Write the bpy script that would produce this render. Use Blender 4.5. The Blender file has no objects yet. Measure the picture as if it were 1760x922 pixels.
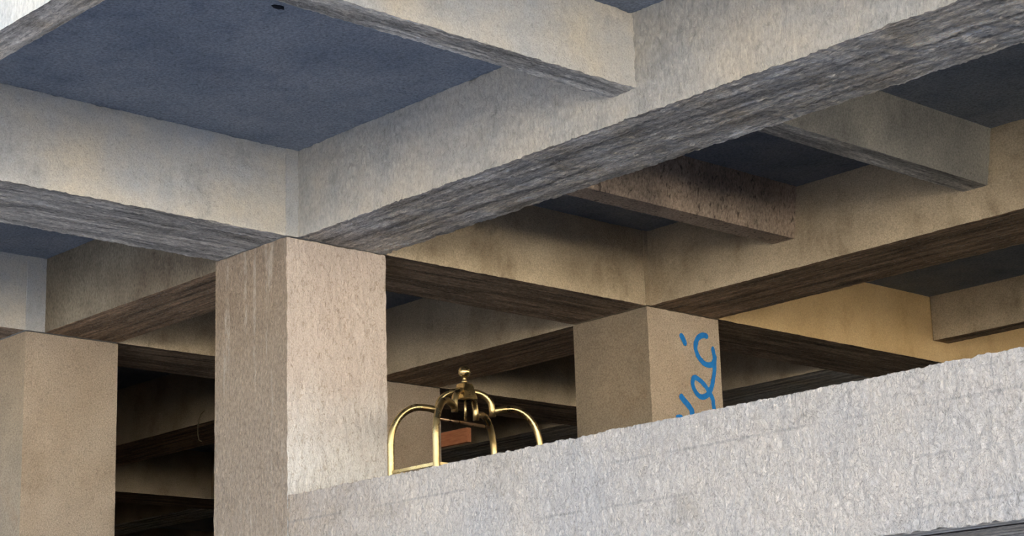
import bpy, bmesh, math, random
import numpy as np
from mathutils import Vector, Matrix, noise
random.seed(4)
S = 1.3                     # metres per survey unit
H0 = 5.63                   # height of the beam undersides above the ground, metres
sc = bpy.context.scene

# ---------------------------------------------------------------- camera
CAM = (9.0013, -6.6023, -3.1003)
YAW, PIT, ROL, FPX = 0.7524, 0.2520, -0.0325, 3329.7
def W(p): return Vector((p[0]*S, p[1]*S, p[2]*S + H0))
F = Vector((-math.cos(YAW)*math.cos(PIT), math.sin(YAW)*math.cos(PIT), math.sin(PIT)))
R_ = F.cross(Vector((0, 0, 1))).normalized(); U_ = R_.cross(F)
Rt = R_*math.cos(ROL) + U_*math.sin(ROL); Up = -R_*math.sin(ROL) + U_*math.cos(ROL)
cam = bpy.data.cameras.new('camera'); co = bpy.data.objects.new('camera', cam)
sc.collection.objects.link(co); sc.camera = co
M = Matrix((Rt, Up, -F)).transposed().to_4x4(); M.translation = W(CAM); co.matrix_world = M
cam.sensor_width = 36; cam.lens = FPX/1760*36; cam.clip_end = 2000

# ---------------------------------------------------------------- light
SUN_ELEV, SUN_AZ = math.radians(34), math.radians(142)   # from behind the building
wd = bpy.data.worlds.new('sky'); sc.world = wd; wd.use_nodes = True
nt = wd.node_tree; nt.nodes.clear()
wo = nt.nodes.new('ShaderNodeOutputWorld'); bg = nt.nodes.new('ShaderNodeBackground')
sky = nt.nodes.new('ShaderNodeTexSky'); sky.sky_type = 'NISHITA'; sky.sun_disc = False
sky.sun_elevation = SUN_ELEV; sky.sun_rotation = math.radians(90) - SUN_AZ
sky.air_density = 1.0; sky.dust_density = 3.5; sky.ozone_density = 1.0
mxs = nt.nodes.new('ShaderNodeMix'); mxs.data_type = 'RGBA'; mxs.inputs[0].default_value = .12   # hazy whitish sky
nt.links.new(sky.outputs[0], mxs.inputs[6]); hsv = nt.nodes.new('ShaderNodeHueSaturation'); hsv.inputs['Saturation'].default_value = .05
nt.links.new(sky.outputs[0], hsv.inputs['Color']); nt.links.new(hsv.outputs[0], mxs.inputs[7])
nt.links.new(mxs.outputs[2], bg.inputs[0]); nt.links.new(bg.outputs[0], wo.inputs[0])
bg.inputs[1].default_value = 0.21
sl = bpy.data.lights.new('sun', 'SUN'); sl.energy = 21.0; sl.angle = math.radians(0.6); sl.color = (1, .975, .93)
so = bpy.data.objects.new('sun', sl); sc.collection.objects.link(so)
sd = Vector((math.cos(SUN_AZ)*math.cos(SUN_ELEV), math.sin(SUN_AZ)*math.cos(SUN_ELEV), math.sin(SUN_ELEV)))
so.rotation_euler = sd.to_track_quat('Z', 'Y').to_euler(); so.location = (0, 0, 30)
vs = sc.view_settings; vs.view_transform = 'Standard'; vs.look = 'None'; vs.gamma = 1; vs.use_curve_mapping = False
vs.exposure = 2.17
sc.cycles.max_bounces = 10; sc.cycles.diffuse_bounces = 7; sc.cycles.sample_clamp_indirect = 6

# ---------------------------------------------------------------- materials
def srgb(r, g, b):
    f = lambda c: (c/255/12.92) if c/255 <= .04045 else ((c/255+.055)/1.055)**2.4
    return (f(r), f(g), f(b), 1)
class NT:
    def __init__(s, name):
        s.m = bpy.data.materials.new(name); s.m.use_nodes = True; s.t = s.m.node_tree
        s.b = s.t.nodes['Principled BSDF']; s.co = s.n('ShaderNodeTexCoord').outputs['Object']
    def n(s, k): return s.t.nodes.new(k)
    def l(s, a, b): s.t.links.new(a, b)
    def mapping(s, sc_, co=None):
        m = s.n('ShaderNodeMapping'); m.inputs['Scale'].default_value = sc_; s.l(co or s.co, m.inputs[0]); return m.outputs[0]
    def noise(s, scale, detail=4, rough=.55, sc_=(1, 1, 1), dist=0.0):
        n = s.n('ShaderNodeTexNoise'); n.inputs['Scale'].default_value = scale; n.inputs['Detail'].default_value = detail
        n.inputs['Roughness'].default_value = rough; n.inputs['Distortion'].default_value = dist
        s.l(s.mapping(sc_), n.inputs['Vector']); return n.outputs['Fac']
    def ramp(s, v, a, b, ca=(0, 0, 0, 1), cb=(1, 1, 1, 1)):
        r = s.n('ShaderNodeValToRGB'); e = r.color_ramp.elements
        e[0].position = a; e[0].color = ca; e[1].position = b; e[1].color = cb; s.l(v, r.inputs[0]); return r.outputs[0]
    def mix(s, f, a, b, mode='MIX'):
        m = s.n('ShaderNodeMix'); m.data_type = 'RGBA'; m.blend_type = mode
        if isinstance(f, float): m.inputs[0].default_value = f
        else: s.l(f, m.inputs[0])
        for i, v in ((6, a), (7, b)):
            if isinstance(v, tuple): m.inputs[i].default_value = v
            else: s.l(v, m.inputs[i])
        return m.outputs[2]
    def math(s, op, a, b):
        m = s.n('ShaderNodeMath'); m.operation = op
        for i, v in ((0, a), (1, b)):
            if isinstance(v, (int, float)): m.inputs[i].default_value = v
            else: s.l(v, m.inputs[i])
        return m.outputs[0]
    def bump(s, h, dist, strength=1.0, prev=None):
        b = s.n('ShaderNodeBump'); b.inputs['Distance'].default_value = dist; b.inputs['Strength'].default_value = strength
        s.l(h, b.inputs['Height'])
        if prev is not None: s.l(prev, b.inputs['Normal'])
        return b.outputs[0]
    def done(s, col, nrm=None, rough=.85, metal=0.0):
        if isinstance(col, tuple): s.b.inputs['Base Color'].default_value = col
        else: s.l(col, s.b.inputs['Base Color'])
        if nrm is not None: s.l(nrm, s.b.inputs['Normal'])
        if isinstance(rough, float): s.b.inputs['Roughness'].default_value = rough
        else: s.l(rough, s.b.inputs['Roughness'])
        s.b.inputs['Metallic'].default_value = metal
        s.b.inputs['Specular IOR Level'].default_value = .25
        return s.m

K = .80
def dim(c): return (c[0]*K, c[1]*K, c[2]*K, 1)
def plaster(name, c1, c2, grain=.004, gs=38, stretch=(1, 1, 1), speck=.5, stain=None, pits=.0):
    t = NT(name); c1, c2 = dim(c1), dim(c2); stain = dim(stain) if stain else None
    col = t.mix(t.ramp(t.noise(1.3, 5, .6), .35, .68), c1, c2)
    if stain:   # blotches of old damp
        col = t.mix(t.math('MULTIPLY', t.ramp(t.noise(2.6, 6, .7, (1, 1, .7)), .56, .74), .55), col, stain)
    fine = t.noise(gs*2.2, 6, .75, stretch)
    col = t.mix(speck, col, t.ramp(fine, .34, .66, (.45, .45, .45, 1), (1.4, 1.4, 1.4, 1)), 'MULTIPLY')
    if pits:
        pt = t.ramp(t.noise(gs*1.1, 4, .65, stretch, .8), .36, .42, (1-pits,)*3+(1,), (1, 1, 1, 1))
        col = t.mix(1.0, col, pt, 'MULTIPLY')
    b1 = t.bump(t.noise(gs, 5, .7, stretch, .6), grain*2.6)
    b2 = t.bump(t.noise(gs*3.2, 4, .7, stretch), grain*1.3, 1.0, b1)
    return t.done(col, b2, .9)

def soffit(name, c1, c2, axis, chip=(.62, .6, .56, 1)):
    """weathered underside of a beam, cast on rough boards that ran along the beam"""
    t = NT(name); c1, c2, chip = dim(c1), dim(c2), dim(chip)
    st = (.10, 1, 1) if axis == 'x' else (1, .10, 1)
    st2 = (.35, 1, 1) if axis == 'x' else (1, .35, 1)
    col = t.mix(t.ramp(t.noise(1.6, 5, .65), .3, .7), c1, c2)
    streak = t.noise(16, 5, .7, st, .3)
    col = t.mix(.85, col, t.ramp(streak, .34, .62, (.42, .42, .42, 1), (1.85, 1.85, 1.85, 1)), 'MULTIPLY')
    grit = t.noise(60, 6, .8, st2)
    col = t.mix(.7, col, t.ramp(grit, .36, .60, (.35, .35, .35, 1), (1.6, 1.6, 1.6, 1)), 'MULTIPLY')
    col = t.mix(t.math('MULTIPLY', t.ramp(t.noise(44, 4, .75, st2, 1.2), .57, .64), .7), col, chip)
    # pale laitance lines where two boards met
    lines = t.n('ShaderNodeTexWave'); lines.wave_type = 'BANDS'; lines.bands_direction = 'Y' if axis == 'x' else 'X'
    lines.inputs['Scale'].default_value = 1.9; lines.inputs['Distortion'].default_value = .25; lines.inputs['Detail'].default_value = 1
    t.l(t.mapping(st), lines.inputs['Vector'])
    brk = t.ramp(t.noise(3, 3, .6, st2), .48, .60)
    col = t.mix(t.math('MULTIPLY', t.math('MULTIPLY', t.ramp(lines.outputs['Fac'], .985, .998), brk), .7), col, chip)
    st3 = (.025, 1, 1) if axis == 'x' else (1, .025, 1)
    board = t.noise(11, 3, .6, st3)
    col = t.mix(.6, col, t.ramp(board, .40, .56, (.42, .42, .42, 1), (1.35, 1.35, 1.35, 1)), 'MULTIPLY')
    st4 = (.55, 1, 1) if axis == 'x' else (1, .55, 1)
    col = t.mix(t.math('MULTIPLY', t.ramp(t.noise(85, 3, .7, st4, .8), .60, .66), .75), col, dim(srgb(244, 240, 230)))
    b0 = t.bump(board, .07)
    b1 = t.bump(streak, .04, 1.0, b0); b2 = t.bump(t.noise(36, 6, .78, st2, 1.0), .045, 1.0, b1)
    return t.done(col, b2, .85)

def stucco():
    """coarse thrown render with wormy ridges, faint lines where the shutter boards met"""
    t = NT('white_stucco')
    col = t.mix(t.ramp(t.noise(1.1, 5, .6), .36, .66), dim(srgb(232, 220, 206)), dim(srgb(214, 208, 202)))
    sx = t.n('ShaderNodeSeparateXYZ'); t.l(t.co, sx.inputs[0])     # rust-tinted wash where it meets the column
    e = t.ramp(t.math('ADD', t.math('MULTIPLY', t.math('ADD', sx.outputs['X'], 5.52), .22), t.math('MULTIPLY', t.noise(2.0, 5, .65), .5)), .27, .56)
    col = t.mix(t.math('SUBTRACT', 1.0, e), col, dim(srgb(206, 190, 172)))
    col = t.mix(t.math('MULTIPLY', t.ramp(t.noise(1.7, 6, .7), .58, .70), .45), col, dim(srgb(186, 176, 160)))
    worm = t.ramp(t.noise(19, 4, .6, (1, 1, .6), 1.6), .40, .60)
    grit = t.noise(70, 5, .75, (1, 1, .7))
    pits = t.ramp(t.noise(30, 4, .7, (1, 1, .6), 1.8), .38, .47, (.74, .73, .72, 1), (1, 1, 1, 1))
    col = t.mix(1.0, col, pits, 'MULTIPLY')
    col = t.mix(.35, col, t.ramp(grit, .34, .66, (.6, .6, .6, 1), (1.35, 1.35, 1.35, 1)), 'MULTIPLY')
    w = t.n('ShaderNodeTexWave'); w.wave_type = 'BANDS'; w.bands_direction = 'Z'; w.inputs['Scale'].default_value = 1.15
    w.inputs['Distortion'].default_value = .35; w.inputs['Detail'].default_value = 2; t.l(t.mapping((.15, .15, 1)), w.inputs['Vector'])
    ln = t.math('MULTIPLY', t.ramp(w.outputs['Fac'], .985, .999), t.ramp(t.noise(1.4, 3, .6), .46, .56))
    col = t.mix(t.math('MULTIPLY', ln, .35), col, dim(srgb(150, 146, 142)))
    b = t.bump(worm, .012); b = t.bump(t.noise(33, 5, .7, (1, 1, .6), .8), .022, 1.0, b); b = t.bump(grit, .008, 1.0, b)
    return t.done(col, b, .9)
m_face   = plaster('smooth_concrete', srgb(226, 217, 200), srgb(198, 203, 208), .003, 40, speck=.4, stain=srgb(152, 151, 148), pits=.18)
m_faceR  = plaster('ribbed_plaster', srgb(220, 211, 194), srgb(194, 195, 192), .006, 26, (1, 1, .45), .4, srgb(142, 139, 130), .15)
m_tan    = plaster('tan_concrete', srgb(228, 210, 180), srgb(186, 168, 140), .004, 40, speck=.65, stain=srgb(134, 114, 90), pits=.12)
m_ochre  = plaster('ochre_concrete', srgb(212, 184, 138), srgb(198, 168, 120), .004, 40, speck=.5, stain=srgb(160, 130, 88))
m_grey   = plaster('grey_shutter_concrete', srgb(150, 148, 142), srgb(120, 120, 118), .005, 30, speck=.7, stain=srgb(92, 92, 92), pits=.15)
m_rust   = plaster('blotched_concrete', srgb(206, 184, 164), srgb(150, 136, 124), .005, 22, (1, 1, .6), .9, srgb(104, 92, 86), .6)
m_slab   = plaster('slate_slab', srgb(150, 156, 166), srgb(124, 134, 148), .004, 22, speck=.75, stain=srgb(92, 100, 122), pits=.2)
m_soffX  = soffit('board_marked_underside_x', srgb(226, 224, 222), srgb(190, 176, 154), 'x', srgb(225, 222, 215))
m_soffY  = soffit('board_marked_underside_y', srgb(212, 208, 202), srgb(176, 172, 164), 'y', srgb(225, 222, 218))
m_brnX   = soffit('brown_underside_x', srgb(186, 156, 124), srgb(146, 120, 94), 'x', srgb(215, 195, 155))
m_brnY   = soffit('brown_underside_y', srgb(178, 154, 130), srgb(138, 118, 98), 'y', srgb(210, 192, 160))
m_colL   = plaster('rough_column_render', srgb(188, 170, 150), srgb(176, 158, 138), .012, 30, (1, 1, .42), .7, srgb(154, 136, 116), .12)
m_colB   = plaster('brown_column_render', srgb(176, 158, 134), srgb(154, 140, 120), .004, 36, speck=.65, stain=srgb(146, 118, 92), pits=.15)
m_stain_shade  = plaster('stained_shaded_concrete', srgb(160, 150, 130), srgb(124, 112, 94), .005, 30, (1, 1, .5), .7, srgb(96, 82, 66), .2)  # brown stains, with the base tone also darkened for the blocked light here
m_colT   = plaster('tan_column_render', srgb(220, 203, 182), srgb(198, 178, 155), .007, 36, speck=.7, stain=srgb(172, 146, 120), pits=.2)
m_para   = stucco()
m_floor  = plaster('floor_concrete', srgb(64, 60, 56), srgb(54, 50, 48), .003, 30)
m_stone  = plaster('sunlit_stone', srgb(222, 215, 202), srgb(210, 203, 190), .01, 4)
t = NT('window_glass'); m_pane = t.done(srgb(40, 46, 54), None, .1)
m_upper  = plaster('upper_render', srgb(200, 196, 188), srgb(180, 176, 168), .004, 30)

def lime_runs(m):
    t = NT.__new__(NT); t.m = m; t.t = m.node_tree; t.b = t.t.nodes['Principled BSDF']; t.co = t.n('ShaderNodeTexCoord').outputs['Object']
    src = t.b.inputs['Base Color'].links[0].from_socket
    run = t.math('MULTIPLY', t.ramp(t.noise(13, 4, .6, (1, 1, .045), .3), .55, .64), t.ramp(t.noise(26, 4, .7, (1, 1, .4)), .40, .56))
    t.l(t.mix(t.math('MULTIPLY', run, .55), src, dim(srgb(222, 212, 198))), t.b.inputs['Base Color'])
lime_runs(m_colL)
def column_front():
    """warm pinkish render above, limewashed whiter towards the parapet"""
    t = NT('limewashed_column_render')
    base = t.mix(t.ramp(t.noise(1.6, 5, .6), .35, .68), dim(srgb(210, 198, 188)), dim(srgb(200, 186, 175)))
    sep = t.n('ShaderNodeSeparateXYZ'); t.l(t.co, sep.inputs[0])
    g = t.math('ADD', sep.outputs['Z'], t.math('MULTIPLY', t.noise(2.2, 5, .65), .9))
    w = t.ramp(t.math('MULTIPLY', g, .2), .86, 1.0)          # object origin is at the foot
    col = t.mix(w, dim(srgb(228, 224, 219)), base)
    fine = t.noise(80, 6, .75)
    col = t.mix(.4, col, t.ramp(fine, .34, .66, (.5, .5, .5, 1), (1.4, 1.4, 1.4, 1)), 'MULTIPLY')
    pt = t.ramp(t.noise(30, 4, .7, (1, 1, .6), 1.5), .38, .45, (.72, .68, .63, 1), (1, 1, 1, 1))
    col = t.mix(1.0, col, pt, 'MULTIPLY')
    return t.done(col, t.bump(t.noise(34, 5, .7, (1, 1, .6), .8), .016), .9)
m_colF = column_front()

def metal(name, c, rough):
    t = NT(name)
    r = t.ramp(t.noise(9, 4, .6), .3, .7, (rough*.7,)*3+(1,), (rough*1.5,)*3+(1,))
    return t.done(t.mix(t.ramp(t.noise(14, 5, .6), .35, .75), c, (c[0]*.85, c[1]*.8, c[2]*.72, 1)), None, r, 1.0)
m_brass = metal('worn_brass', (.50, .37, .175, 1), .27)
m_copper = metal('dull_copper', (.46, .30, .19, 1), .32)
t = NT('blue_spray_paint'); m_blue = t.done(t.mix(t.ramp(t.noise(30, 4), .3, .7), srgb(0, 96, 165), srgb(8, 112, 182)), None, .6)
t = NT('red_brown_timber'); m_wood = t.done(t.mix(t.ramp(t.noise(9, 5, .6, (1, 8, 8)), .3, .7), srgb(170, 112, 78), srgb(138, 86, 58)), t.bump(t.noise(20, 4, .6, (1, 8, 8)), .002), .7)
t = NT('pale_wire'); m_wire = t.done(srgb(120, 108, 84), None, .7)
t = NT('dark_grime'); m_grime = t.done(srgb(30, 30, 36), t.bump(t.noise(40), .01), .9)
t = NT('black_rubber'); m_rub = t.done(srgb(28, 28, 28), None, .6)
t = NT('deck_carpet'); m_carpet = t.done(t.mix(t.ramp(t.noise(60, 3), .3, .7), srgb(96, 18, 22), srgb(70, 12, 16)), None, .95)
def ground_mat():
    t = NT('street_paving')
    col = t.mix(t.ramp(t.noise(.25, 6, .6), .35, .7), srgb(88, 90, 96), srgb(76, 78, 84))
    col = t.mix(.5, col, t.ramp(t.noise(9, 6, .7), .3, .7, (.7, .7, .7, 1), (1.15, 1.15, 1.15, 1)), 'MULTIPLY')
    return t.done(col, t.bump(t.noise(7, 6, .7), .03), .95)
m_ground = ground_mat()

# ---------------------------------------------------------------- builders
def tag(o, label=None, cat=None, group=None, kind=None):
    if label: o['label'] = label
    if cat: o['category'] = cat
    if group: o['group'] = group
    if kind: o['kind'] = kind
    return o
def empty(name, loc):
    o = bpy.data.objects.new(name, None); sc.collection.objects.link(o); o.location = loc; o.empty_display_size = .2; return o
def link(name, verts, faces, mats, fm=None, parent=None, smooth=False, origin=None):
    """one mesh object; verts in world metres, origin at the middle of its foot"""
    v = np.array(verts, float)
    if origin is None:
        if parent is not None: origin = tuple(parent.location)
        else: origin = ((v[:, 0].min()+v[:, 0].max())/2, (v[:, 1].min()+v[:, 1].max())/2, v[:, 2].min())
    v = v - np.array(origin)
    me = bpy.data.meshes.new(name); me.from_pydata(v.tolist(), [], [tuple(f) for f in faces])
    for m in (mats if isinstance(mats, (list, tuple)) else [mats]): me.materials.append(m)
    if fm is not None: me.polygons.foreach_set('material_index', fm)
    if smooth: me.polygons.foreach_set('use_smooth', [True]*len(me.polygons))
    me.update()
    o = bpy.data.objects.new(name, me); sc.collection.objects.link(o)
    if parent is not None: o.parent = parent
    else: o.location = origin
    return o

def disp(p, amp, zs=1.0):
    """lumpy cast-concrete relief; depends on the place only, so neighbouring faces stay joined"""
    q = Vector((p[0], p[1], p[2]*zs))
    v = noise.noise_vector(q*5)*.45 + noise.noise_vector(q*17 + Vector((3, 7, 1)))*.6 + noise.noise_vector(q*38 + Vector((9, 2, 5)))*.7
    return v*amp
def rough_box(name, lo, hi, mats, amp=.004, res=.03, zs=1.0, fine='-x+x-y+y-z', topshift=None, windows=None):
    """box from survey corners; faces listed in `fine` are gridded at res metres and made lumpy.
    mats: dict of face -> (material); windows: face -> axis range kept fine"""
    lo = W(lo); hi = W(hi)
    V = []; Fc = []; FM = []; ml = []; idx = {}
    def mi(m):
        if m not in ml: ml.append(m)
        return ml.index(m)
    cache = {}
    def vert(x, y, z, a):
        k = (round(x, 5), round(y, 5), round(z, 5))
        if k in cache: return cache[k]
        p = Vector((x, y, z))
        if topshift:
            fz = (z-lo.z)/(hi.z-lo.z)
            if abs(x-hi.x) < 1e-5: p.x += topshift*S*fz
        d = disp(p, a, zs); V.append((p.x+d.x, p.y+d.y, p.z+d.z)); cache[k] = len(V)-1; return len(V)-1
    L = [(lo.x, hi.x), (lo.y, hi.y), (lo.z, hi.z)]
    for ax in range(3):
        for sgn in (-1, 1):
            key = ('-' if sgn < 0 else '+') + 'xyz'[ax]
            fine_here = key in fine
            u, w = [(1, 2), (2, 0), (0, 1)][ax]
            nu = max(1, int(round((L[u][1]-L[u][0])/res))) if fine_here else 1
            nw = max(1, int(round((L[w][1]-L[w][0])/res))) if fine_here else 1
            c = L[ax][1] if sgn > 0 else L[ax][0]
            g = []
            for i in range(nu+1):
                row = []
                for j in range(nw+1):
                    q = [0, 0, 0]; q[ax] = c; q[u] = L[u][0]+(L[u][1]-L[u][0])*i/nu; q[w] = L[w][0]+(L[w][1]-L[w][0])*j/nw
                    row.append(vert(*q, amp))
                g.append(row)
            m = mats.get(key, mats['*']); k = mi(m)
            for i in range(nu):
                for j in range(nw):
                    f = (g[i][j], g[i+1][j], g[i+1][j+1], g[i][j+1])
                    Fc.append(f if sgn > 0 else f[::-1]); FM.append(k)
    return V, Fc, FM, ml
def solid(name, lo, hi, mats, label=None, cat=None, group=None, kind=None, **k):
    V, Fc, FM, ml = rough_box(name, lo, hi, mats, **k)
    o = link(name, V, Fc, ml, FM)
    for p in o.data.polygons: pass
    o.data.polygons.foreach_set('use_smooth', [True]*len(o.data.polygons))
    o.data.set_sharp_from_angle(angle=math.radians(50))
    return tag(o, label, cat, group, kind)

def tube(path, r, seg=14, caps=True, V=None, Fc=None):
    """sweep a circle of radius r along points (world metres)"""
    V = [] if V is None else V; Fc = [] if Fc is None else Fc
    P = [Vector(p) for p in path]; base = len(V)
    T = [(P[min(i+1, len(P)-1)]-P[max(i-1, 0)]).normalized() for i in range(len(P))]
    n = T[0].cross(Vector((0, 0, 1)));
    if n.length < 1e-3: n = T[0].cross(Vector((1, 0, 0)))
    n.normalize()
    for i, p in enumerate(P):
        n = (n - T[i]*n.dot(T[i])).normalized(); b = T[i].cross(n)
        rr = r[i] if isinstance(r, (list, tuple)) else r
        for k in range(seg):
            a = 2*math.pi*k/seg; V.append(tuple(p + (n*math.cos(a)+b*math.sin(a))*rr))
    for i in range(len(P)-1):
        for k in range(seg):
            a, b2 = base+i*seg+k, base+i*seg+(k+1) % seg
            Fc.append((a, b2, b2+seg, a+seg))
    if caps:
        Fc.append(tuple(base+k for k in range(seg))[::-1]); Fc.append(tuple(base+(len(P)-1)*seg+k for k in range(seg)))
    return V, Fc
def lathe(c, prof, seg=28):
    V = []; Fc = []
    for r, z in prof:
        for k in range(seg): a = 2*math.pi*k/seg; V.append((c[0]+r*math.cos(a), c[1]+r*math.sin(a), c[2]+z))
    for i in range(len(prof)-1):
        for k in range(seg):
            a, b = i*seg+k, i*seg+(k+1) % seg; Fc.append((a, b, b+seg, a+seg))
    Fc.append(tuple(range(seg))[::-1]); Fc.append(tuple((len(prof)-1)*seg+k for k in range(seg)))
    return V, Fc
def bevel_box(name, lo, hi, mat, parent=None, bev=.004, taper=None):
    bm = bmesh.new(); r = bmesh.ops.create_cube(bm, size=1)
    for v in bm.verts:
        tx = taper if (taper and v.co.z > 0) else 1
        v.co = Vector([(lo[i]+hi[i])/2 + v.co[i]*(hi[i]-lo[i])*(tx if i < 2 else 1) for i in range(3)])
    bmesh.ops.bevel(bm, geom=bm.edges[:], offset=bev, segments=2, affect='EDGES')
    V = [tuple(v.co) for v in bm.verts]; bm.verts.index_update(); Fc = [tuple(v.index for v in f.verts) for f in bm.faces]; bm.free()
    return link(name, V, Fc, mat, None, parent)

# ---------------------------------------------------------------- survey (units, beam undersides at z = 0)
WX, WY, HB = .7363, .75, .5422
DX, DY = 3.1001, 3.1026
E1, E2, E3 = .0855, .038, .15
FL, EB = -2.05, -2.2245
GZ = -H0/S
XR, XL, YB, YF = 8.5, -16.0, 13.0, -3.07
XA, WS, ZS, XB = 1.3094, .1742, .1973, 2.8018

# ---------------------------------------------------------------- setting
def grid_plane(name, x0, x1, y0, y1, z, n, mat, kind):
    V = []; Fc = []
    for i in range(n+1):
        for j in range(n+1): V.append((x0+(x1-x0)*i/n, y0+(y1-y0)*j/n, z + noise.noise(Vector((i*.7, j*.7, 0)))*.05*(0 < i < n and 0 < j < n)))
    for i in range(n):
        for j in range(n): a = i*(n+1)+j; Fc.append((a, a+n+1, a+n+2, a+1))
    return tag(link(name, V, Fc, mat, origin=(0, 0, z)), kind=kind)
grid_plane('ground', -150, 250, -250, 150, -.03, 40, m_ground, 'structure')

m_bounce_pave = plaster('bounce_paving', srgb(220, 213, 200), srgb(206, 199, 186), .01, 5)  # unseen pale paving, added to bounce sunlight in under the beams
for nm, a in (('path', (14, 250, -46, -25)), ('path', (36, 48, -25, 150))):
    o = grid_plane(nm, a[0], a[1], a[2], a[3], .02, 2, m_bounce_pave, 'structure')
m_bounce_apron = plaster('bounce_apron', srgb(244, 244, 246), srgb(232, 232, 236), .01, 5)  # unseen near-white apron, added to bounce sky light onto slab and undersides
grid_plane('path', -1.5, 17, -6.5, -.05, .03, 2, m_bounce_apron, 'structure')
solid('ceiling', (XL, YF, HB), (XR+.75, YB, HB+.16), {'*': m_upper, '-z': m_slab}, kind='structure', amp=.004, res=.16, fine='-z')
solid('floor', (XL, WY, EB), (XR+.75, YB, FL), {'*': m_floor, '-z': m_soffX}, kind='structure', amp=.003, res=.3, fine='')
solid('wall_back_shade', (XL, YB, FL), (XR+.75, YB+.2, HB), {'*': m_tan}, kind='structure', amp=0, fine='')  # added end wall, keeps outside light from the deep bays
solid('wall_left_shade', (XL-.2, .2, EB), (XL, YB+.2, HB+.16), {'*': m_tan}, kind='structure', amp=0, fine='')  # added end wall, closes the far left bays to daylight
solid('wall_upper_shade', (XL, YF, HB+.16), (XR+.75, YB+.2, HB+8), {'*': m_upper}, kind='structure', amp=0, fine='')  # unseen upper mass, added and sized to cast shadow on the street

solid('wall_front_shade', (XL, 0.02, FL), (-DX-WX-.02, .2, HB), {'*': m_tan}, kind='structure', amp=0, fine='')  # unseen wall, added to darken the gap beside the left column
# unseen sunlit street fronts, added for their light, across the way, behind and beside the viewer: they throw the low warm light in under the beams
def bounce_front(label, x0, x1, y0, y1, h, side):
    V = []; Fc = []; FM = []
    def box(a, b, m):
        o = len(V)
        V.extend([(a[0], a[1], a[2]), (b[0], a[1], a[2]), (b[0], b[1], a[2]), (a[0], b[1], a[2]), (a[0], a[1], b[2]), (b[0], a[1], b[2]), (b[0], b[1], b[2]), (a[0], b[1], b[2])])
        for f in ((0, 3, 2, 1), (4, 5, 6, 7), (0, 1, 5, 4), (1, 2, 6, 5), (2, 3, 7, 6), (3, 0, 4, 7)): Fc.append(tuple(o+i for i in f)); FM.append(m)
    box((x0, y0, 0), (x1, y1, h), 0); box((x0-.3, y0-.3, h), (x1+.3, y1+.3, h+.5), 0)
    n = int((x1-x0 if side == '+y' else y1-y0)/5)
    for i in range(n):
        for k in range(int(h/3.4)):
            z = 1.1+k*3.4
            if side == '+y': a = x0+1.8+i*5; box((a, y1-.02, z), (a+1.3, y1+.06, z+1.5), 1)
            else: a = y0+1.8+i*5; box((x0-.06, a, z), (x0+.02, a+1.3, z+1.5), 1)
    o = link('building', V, Fc, [m_stone, m_pane], FM, origin=((x0+x1)/2, (y0+y1)/2, 0))
    return tag(o, label, 'building', kind='structure')
bounce_front('unseen pale stone building added for bounce light across the street, behind the viewer', 5, 62, -60, -46, 9, '+y')
bounce_front('unseen pale stone building added for bounce light across the side street, right of the viewer', 48, 62, -40, 60, 10, '-x')
# ---------------------------------------------------------------- columns
def column(x, y, z0, fine, label, group=None, amp=.004, res=.03, left=m_colL, right=m_colT, zs=.5, z1=-.010):
    V, Fc, FM, ml = rough_box('column', (x-WX, y, z0), (x, y+WY, z1), {'*': m_colT, '-y': left, '+x': right}, amp=amp, res=res, zs=zs, fine=fine)
    # head of the column: runs on to the slab between the beams, cast with them
    ob = link('concrete_column', V, Fc, ml, FM)
    ob.data.polygons.foreach_set('use_smooth', [True]*len(ob.data.polygons)); ob.data.set_sharp_from_angle(angle=math.radians(50))
    solid('beam_crossing', (x-WX, y, 0), (x, y+WY, HB), {'*': m_face if y == 0 else m_tan}, amp=.003, res=.03, fine='-y+x', kind='structure')
    return tag(ob, label, 'column', group, 'thing')
column(0, 0, GZ, '-y+x', 'largest square concrete column, whitish right face, white parapet starting at its corner', amp=.010, res=.018, left=m_colL, right=m_colF, zs=.4)
column(-DX, 0, GZ, '-y+x', 'tan square concrete column standing free at the left edge of the building', amp=.003, res=.035, left=m_colB)
col2 = column(0, DY, FL, '-y+x', 'tan concrete column behind the white parapet with blue spray-painted script', amp=.004, res=.024, left=m_colB)
column(-DX, DY, FL, '-y+x', 'brown concrete column deep inside, seen through the brass luggage cart', amp=.003, res=.04)

# ---------------------------------------------------------------- beams
def beam(lo, hi, axis, label, side=None, under=None, amp=.004, res=.035, cat='beam', group=None, **k):
    side = side or m_face
    under = under or (m_soffX if axis == 'x' else m_soffY)
    face = {'x': '-y-z+y', 'y': '+x-z-x'}[axis]
    return solid('concrete_beam', lo, hi, {'*': side, '-z': under}, label, cat, group, 'structure', amp=amp, res=res, fine=face, **k)
I = .008
# big front line
beam((0, E1, 0), (XR, WY, HB), 'x', 'massive pale beam rising overhead to the right from the largest column', m_faceR, amp=.012, res=.02)
beam((-WX, YF, 0), (-I, 0, HB), 'y', 'pale beam with streaky grey underside reaching out left from the largest column', m_face, amp=.010, res=.02)
beam((XB-.1794, YF, .141), (XB, E1, HB), 'y', 'narrow pale beam at the top middle butting into the massive front beam', m_face, amp=.010, res=.02)
beam((XB-6, YF+.17, .0), (XR, YF+.341, HB), 'x', 'cream outer beam cutting the top left corner of the view', m_faceR, amp=.005, res=.03)
beam((-DX, E3, 0), (-WX, WY, HB), 'x', 'dim brownish beam joining the left column to the largest column', m_stain_shade, m_brnX, res=.035)
beam((-DX-WX, YF, 0), (-DX-I, 0, HB), 'y', 'bluish beam stub above the left column at the left edge', m_face, m_brnY)
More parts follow.
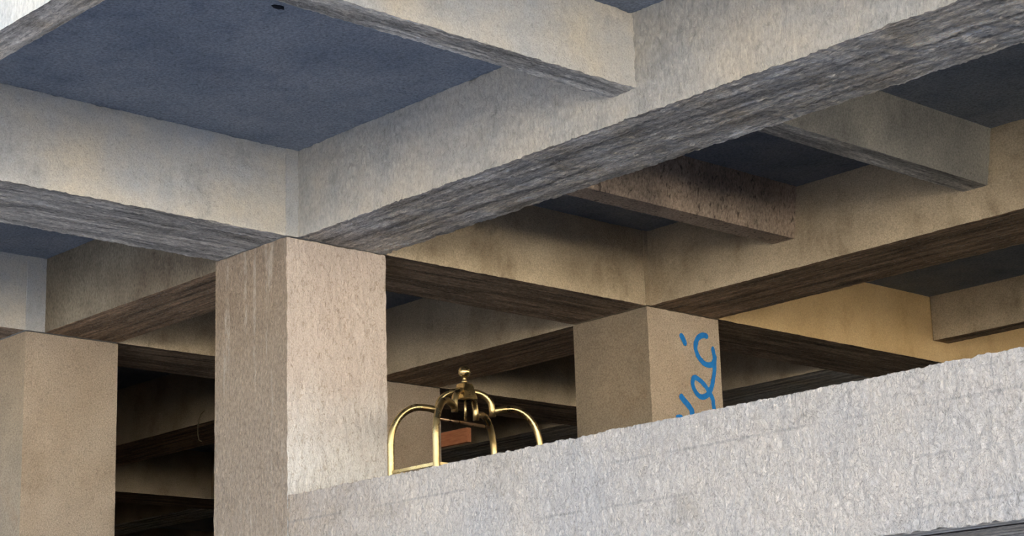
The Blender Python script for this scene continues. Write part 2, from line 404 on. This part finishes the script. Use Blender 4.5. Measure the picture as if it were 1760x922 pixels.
# second line
beam((-WX, WY, 0), (-I, DY, HB), 'y', 'shadowed beam between the largest column and the graffiti column', m_tan, m_brnY, amp=.005, res=.03)
beam((0, DY+E2, 0), (XR, DY+WY, HB), 'x', 'long brown-bottomed beam rising right from the graffiti column', m_tan, m_brnX, amp=.006, res=.03)
beam((XA-WS, WY, ZS), (XA, DY+E2, HB), 'y', 'short blotched rib hanging in shade, nearer the graffiti column', m_rust, m_rust, topshift=.05, amp=.004, res=.03, cat='rib')
beam((XB-WS, WY, ZS), (XB, DY+E2, HB), 'y', 'short smooth grey rib in shade at the right, under the front beam', m_grey, m_soffY, topshift=.06, amp=.003, res=.03, cat='rib')
beam((-WX, DY+WY, 0), (-I, YB, HB), 'y', 'sandy beam running back right from the graffiti column to the parapet', m_ochre, m_brnY, amp=.005, res=.035)
beam((0, 6.528, .171), (XR, 6.73, HB), 'x', 'small dark rib at the far right meeting the sandy beam', m_tan, m_brnX, cat='rib', res=.06)
beam((-DX, DY+E2, 0), (-WX, DY+WY, HB), 'x', 'dark beam above the luggage cart running to the graffiti column', m_tan, m_brnX, amp=.005, res=.035)
beam((-DX-WX, WY, 0), (-DX-I, DY, HB), 'y', 'tan beam starting behind the top of the left column', m_tan, m_brnY, res=.04)
beam((-DX-WX, DY+WY, 0), (-DX-I, YB, HB), 'y', 'pale tan beam between the luggage cart and the graffiti column', m_tan, m_brnY, amp=.005, res=.05)
# deep inside
beam((-9.7, 3.15, 0), (-DX-WX, DY+WY, HB), 'x', 'nearly black beam with a wire on it, in the gap beside the left column', m_tan, m_brnX, res=.06)
beam((-10.45, .75, 0), (-9.7, YB, HB), 'y', 'lowest brown beam far back in the gap beside the left column', m_tan, m_brnY, res=.08)
beam((XL, 6.3, 0), (-10.45, 6.95, HB), 'x', 'faint last beam at the bottom of the dark gap', m_tan, m_soffX, res=.1)
beam((-9.7, 6.03, 0), (-DX-WX, 6.75, HB), 'x', 'dim grey beam low behind the luggage cart', m_tan, m_soffX, res=.1)
beam((-DX, 6.03, 0), (-WX, 6.75, HB), 'x', 'dim grey-bottomed beam just above the parapet, right of the graffiti column', m_tan, m_soffX, res=.06)

# ---------------------------------------------------------------- parapet
def parapet():
    ml = {'*': m_para, '-z': m_soffX}
    V, Fc, FM, L = rough_box('p', (.012, 0, EB), (XR, .17, -1.5548), ml, amp=.014, res=.0125, zs=.7, fine='-y+z')
    ob = link('parapet_wall', V, Fc, L, FM)
    ob.data.polygons.foreach_set('use_smooth', [True]*len(ob.data.polygons)); ob.data.set_sharp_from_angle(angle=math.radians(60))
    return tag(ob, 'rough white stucco parapet wall across the lower right, starting at the largest column', 'parapet', None, 'thing')
parapet()
solid('wall_side_shade', (XR+.58, WY, EB), (XR+.75, YB, -.85), {'*': m_para}, kind='structure', amp=0, fine='')  # unseen wall, added to block ground light coming from the right
solid('floor_edge', (.02, .18, EB), (XR, WY, FL), {'*': m_floor, '-z': m_soffX}, kind='structure', amp=.005, res=.04, fine='-z')
solid('floor_edge', (-DX, 0.02, EB), (-WX, WY, FL), {'*': m_floor}, kind='structure', amp=0, fine='')
solid('floor_edge', (XL, 0.02, EB), (-DX-WX, WY, FL), {'*': m_floor}, kind='structure', amp=0, fine='')

# ---------------------------------------------------------------- rays from the camera, to survey painted marks
def hit(px, py, ax, val):
    d = F + Rt*((px-880)/FPX) - Up*((py-461)/FPX); C = Vector(CAM)
    return C + d*((val-C[ax])/d[ax])

# ---------------------------------------------------------------- graffiti on the second column (part of it)
def graffiti(parent):
    V = []; Fc = []
    def z(pts): return [hit(1130+a/5.423, 560+b/5.423, 0, 0.0) for a, b in pts]
    strokes = [([(222, 98), (236, 122), (250, 152), (254, 162)], 25),
               ([(452, 98), (425, 92), (392, 104), (364, 140), (352, 200), (366, 262), (398, 318), (446, 362), (498, 368), (526, 336), (534, 296)], 24),
               ([(516, 220), (522, 262), (528, 300), (530, 350), (528, 410), (522, 476), (508, 556), (490, 610), (456, 652), (412, 668), (374, 646), (342, 596), (326, 540), (332, 498), (350, 484), (386, 506), (430, 548), (468, 600), (494, 648), (514, 690), (520, 730), (526, 785)], 22),
               ([(224, 668), (252, 706), (286, 744), (310, 780), (320, 812), (322, 850)], 27),
               ([(186, 855), (206, 850), (222, 858), (228, 880)], 18)]
    for pts, wpx in strokes:
        P = z(pts); Q = []
        for i in range(len(P)-1):          # Catmull-Rom
            p0, p1, p2, p3 = P[max(i-1, 0)], P[i], P[i+1], P[min(i+2, len(P)-1)]
            for k in range(6):
                t = k/6; Q.append(.5*((2*p1)+(p2-p0)*t+(2*p0-5*p1+4*p2-p3)*t*t+(3*p1-p0-3*p2+p3)*t**3))
        Q.append(P[-1]); w0 = wpx*2.6/5.423/2/272
        n = len(Q); prev = None
        def put(y, zz):
            w = W((0, y, zz)); d = disp(w, .004, .5); V.append((w.x+d.x+.0035, w.y+d.y, w.z+d.z)); return len(V)-1
        for i, q in enumerate(Q):
            tg = (Q[min(i+1, n-1)]-Q[max(i-1, 0)]); tg = Vector((tg.y, tg.z)).normalized(); nn = Vector((-tg.y, tg.x))
            w = w0*(1+.12*noise.noise(Vector((q.y*30, q.z*30, 2))))
            row = [put(q.y+nn.x*w*s, q.z+nn.y*w*s) for s in (-1, -.5, 0, .5, 1)]
            if prev: 
                for k in range(4): Fc.append((prev[k], prev[k+1], row[k+1], row[k]))
            prev = row
            if i in (0, n-1):               # round spray end
                sg = -1 if i == 0 else 1; c = put(q.y, q.z); ring = []
                for k in range(13):
                    a = math.pi*k/12; ring.append(put(q.y+(nn.x*math.cos(a)+tg.x*sg*math.sin(a))*w, q.z+(nn.y*math.cos(a)+tg.y*sg*math.sin(a))*w))
                for k in range(12): Fc.append((c, ring[k], ring[k+1]))
    g = link('graffiti', V, Fc, m_blue, None, parent); g['label'] = 'blue spray-painted script'
graffiti(col2)

# ---------------------------------------------------------------- brass luggage cart
def cart():
    x0, x1, y0, y1 = .392, .795, .45, 1.26
    cx, cy = (x0+x1)/2, (y0+y1)/2
    root = empty('luggage_cart', W((cx, cy, FL)))
    tag(root, 'brass luggage cart with domed tube top and ball finial, standing behind the white parapet', 'luggage cart')
    r = .0205*S
    corners = [(x0, y0), (x1, y0), (x1, y1), (x0, y1)]
    zt, zsh, zin = -1.05, -1.277, -1.058
    for (x, y) in corners:
        path = [W((x, y, -1.80))] + [W((x, y, -1.80 + (zsh+1.80)*k/4)) for k in range(1, 4)]
        def at(s, z): return W((cx+(x-cx)*s, cy+(y-cy)*s, z))
        for k in range(0, 15):
            a = math.pi/2*k/14; path.append(at(.61+.39*math.cos(a), zsh+(zt-zsh)*math.sin(a)))
        path += [at(.53, zt-.002), at(.45, zt-.007), at(.385, zin-.012)]
        V, Fc = tube(path, r, 16); p = link('post', V, Fc, m_brass, None, root, True)
        # crown arm from the hub out and down past the post's end
        path = [at(.05, -.955)]
        for k in range(0, 13):
            a = math.pi/2*k/12; path.append(at(.10+.265*math.sin(a), -1.055+.102*math.cos(a)))
        path.append(at(.368, -1.098))
        V, Fc = tube(path, r*.95, 16); link('crown_arm', V, Fc, m_brass, None, root, True)
        # caster
        c = W((x, y, FL)); rw = .075
        V, Fc = [], []
        for sx in (-1, 1):
            pass
        tubeV, tubeF = tube([(c.x-.016, c.y, c.z+rw), (c.x+.016, c.y, c.z+rw)], rw, 24)
        link('wheel', tubeV, tubeF, m_rub, None, root)
        V, Fc = tube([(c.x, c.y, c.z+2*rw+.004), tuple(W((x, y, -1.86)))], .018, 12)
        V, Fc = tube([(c.x-.026, c.y, c.z+rw), (c.x-.026, c.y, c.z+2*rw+.012)], .006, 8, True, V, Fc)
        V, Fc = tube([(c.x+.026, c.y, c.z+rw), (c.x+.026, c.y, c.z+2*rw+.012)], .006, 8, True, V, Fc)
        V, Fc = tube([(c.x-.032, c.y, c.z+2*rw+.008), (c.x+.032, c.y, c.z+2*rw+.008)], .007, 8, True, V, Fc)
        link('caster_fork', V, Fc, m_brass, None, root)
    # deck with carpet
    a, b = W((x0-.03, y0-.03, -1.87)), W((x1+.03, y1+.03, -1.80))
    bevel_box('deck', a, b, m_brass, root, .012)
    bevel_box('deck_carpet', (a.x+.02, a.y+.02, b.z), (b.x-.02, b.y-.02, b.z+.012), m_carpet, root, .003)
    # side rails
    h = .0095*S
    for i in range(4):
        p, q = corners[i], corners[(i+1) % 4]
        A, B = W((*p, -1.437)), W((*q, -1.437))
        lo = (min(A.x, B.x)-h, min(A.y, B.y)-h, A.z-h); hi = (max(A.x, B.x)+h, max(A.y, B.y)+h, A.z+h)
        bevel_box('side_rail', lo, hi, m_brass, root, .003)
    # hanging bar along the near-far diagonal, with the little rod that holds it
    e = .93
    A = W((cx+(x1-cx)*e, cy+(y0-cy)*e, -1.176)); B = W((cx-(x1-cx)*e, cy+(y1-cy)*e, -1.104))
    V, Fc = tube([A, A.lerp(B, .5), B], .0098*S, 12); link('hanging_bar', V, Fc, m_copper, None, root, True)
    V, Fc = tube([W((cx, cy, -1.125)), W((cx, cy, -.98))], .0085*S, 10); link('support_rod', V, Fc, m_brass, None, root, True)
    # hub block and finial
    c = W((cx, cy, -1.0)); k = .056*S
    ang = math.radians(0)
    bevel_box('hub', (c.x-k, c.y-k, c.z), (c.x+k, c.y+k, W((0, 0, -.905)).z), m_brass, root, .006, .62)
    rb = .0375*S; zc = .167*S
    prof = [(.022, .10*S), (.026, .108*S), (.017, .116*S), (.014, zc-rb*.97)]
    prof += [(max(rb*math.sin(a), .001), zc-rb*math.cos(a)) for a in np.linspace(.42, math.pi-.02, 22)]
    V, Fc = lathe(c, prof); link('finial', V, Fc, m_brass, None, root, True)
cart()

# ---------------------------------------------------------------- small things
p1 = hit(802, 735, 1, 3.855); p2 = hit(801, 760, 1, 3.855)
tag(bevel_box('timber_board', W((-3.6, 3.855, p2.z)), W((p1.x, 3.905, p1.z)), m_wood, None, .004),
    'red-brown timber board sticking out behind the brown inner column, beside the cart', 'board')
pts = [hit(a, b, 1, 3.125) for a, b in [(352, 706), (346, 712), (342, 722), (340, 734), (340, 746), (341.5, 757), (346, 759)]]
V, Fc = tube([W(p) for p in pts], .006, 8)
tag(link('loose_wire', V, Fc, m_wire, None, None, True), 'thin pale bent wire hanging in the dark gap left of the largest column', 'wire')
g = hit(478, 11, 2, HB); c = W(g)
bm = bmesh.new(); bmesh.ops.create_icosphere(bm, subdivisions=3, radius=1)
for v in bm.verts:
    k = 1+.35*noise.noise(v.co*2.2); v.co = Vector((c.x+v.co.x*.022*k, c.y+v.co.y*.045*k, c.z-.004+v.co.z*.012*k))
bm.verts.index_update(); V = [tuple(v.co) for v in bm.verts]; Fc = [tuple(v.index for v in f.verts) for f in bm.faces]; bm.free()
tag(link('grime_lump', V, Fc, m_grime, None, None, True), 'small dark lump stuck on the slate slab near the top, beside the narrow beam', 'lump')
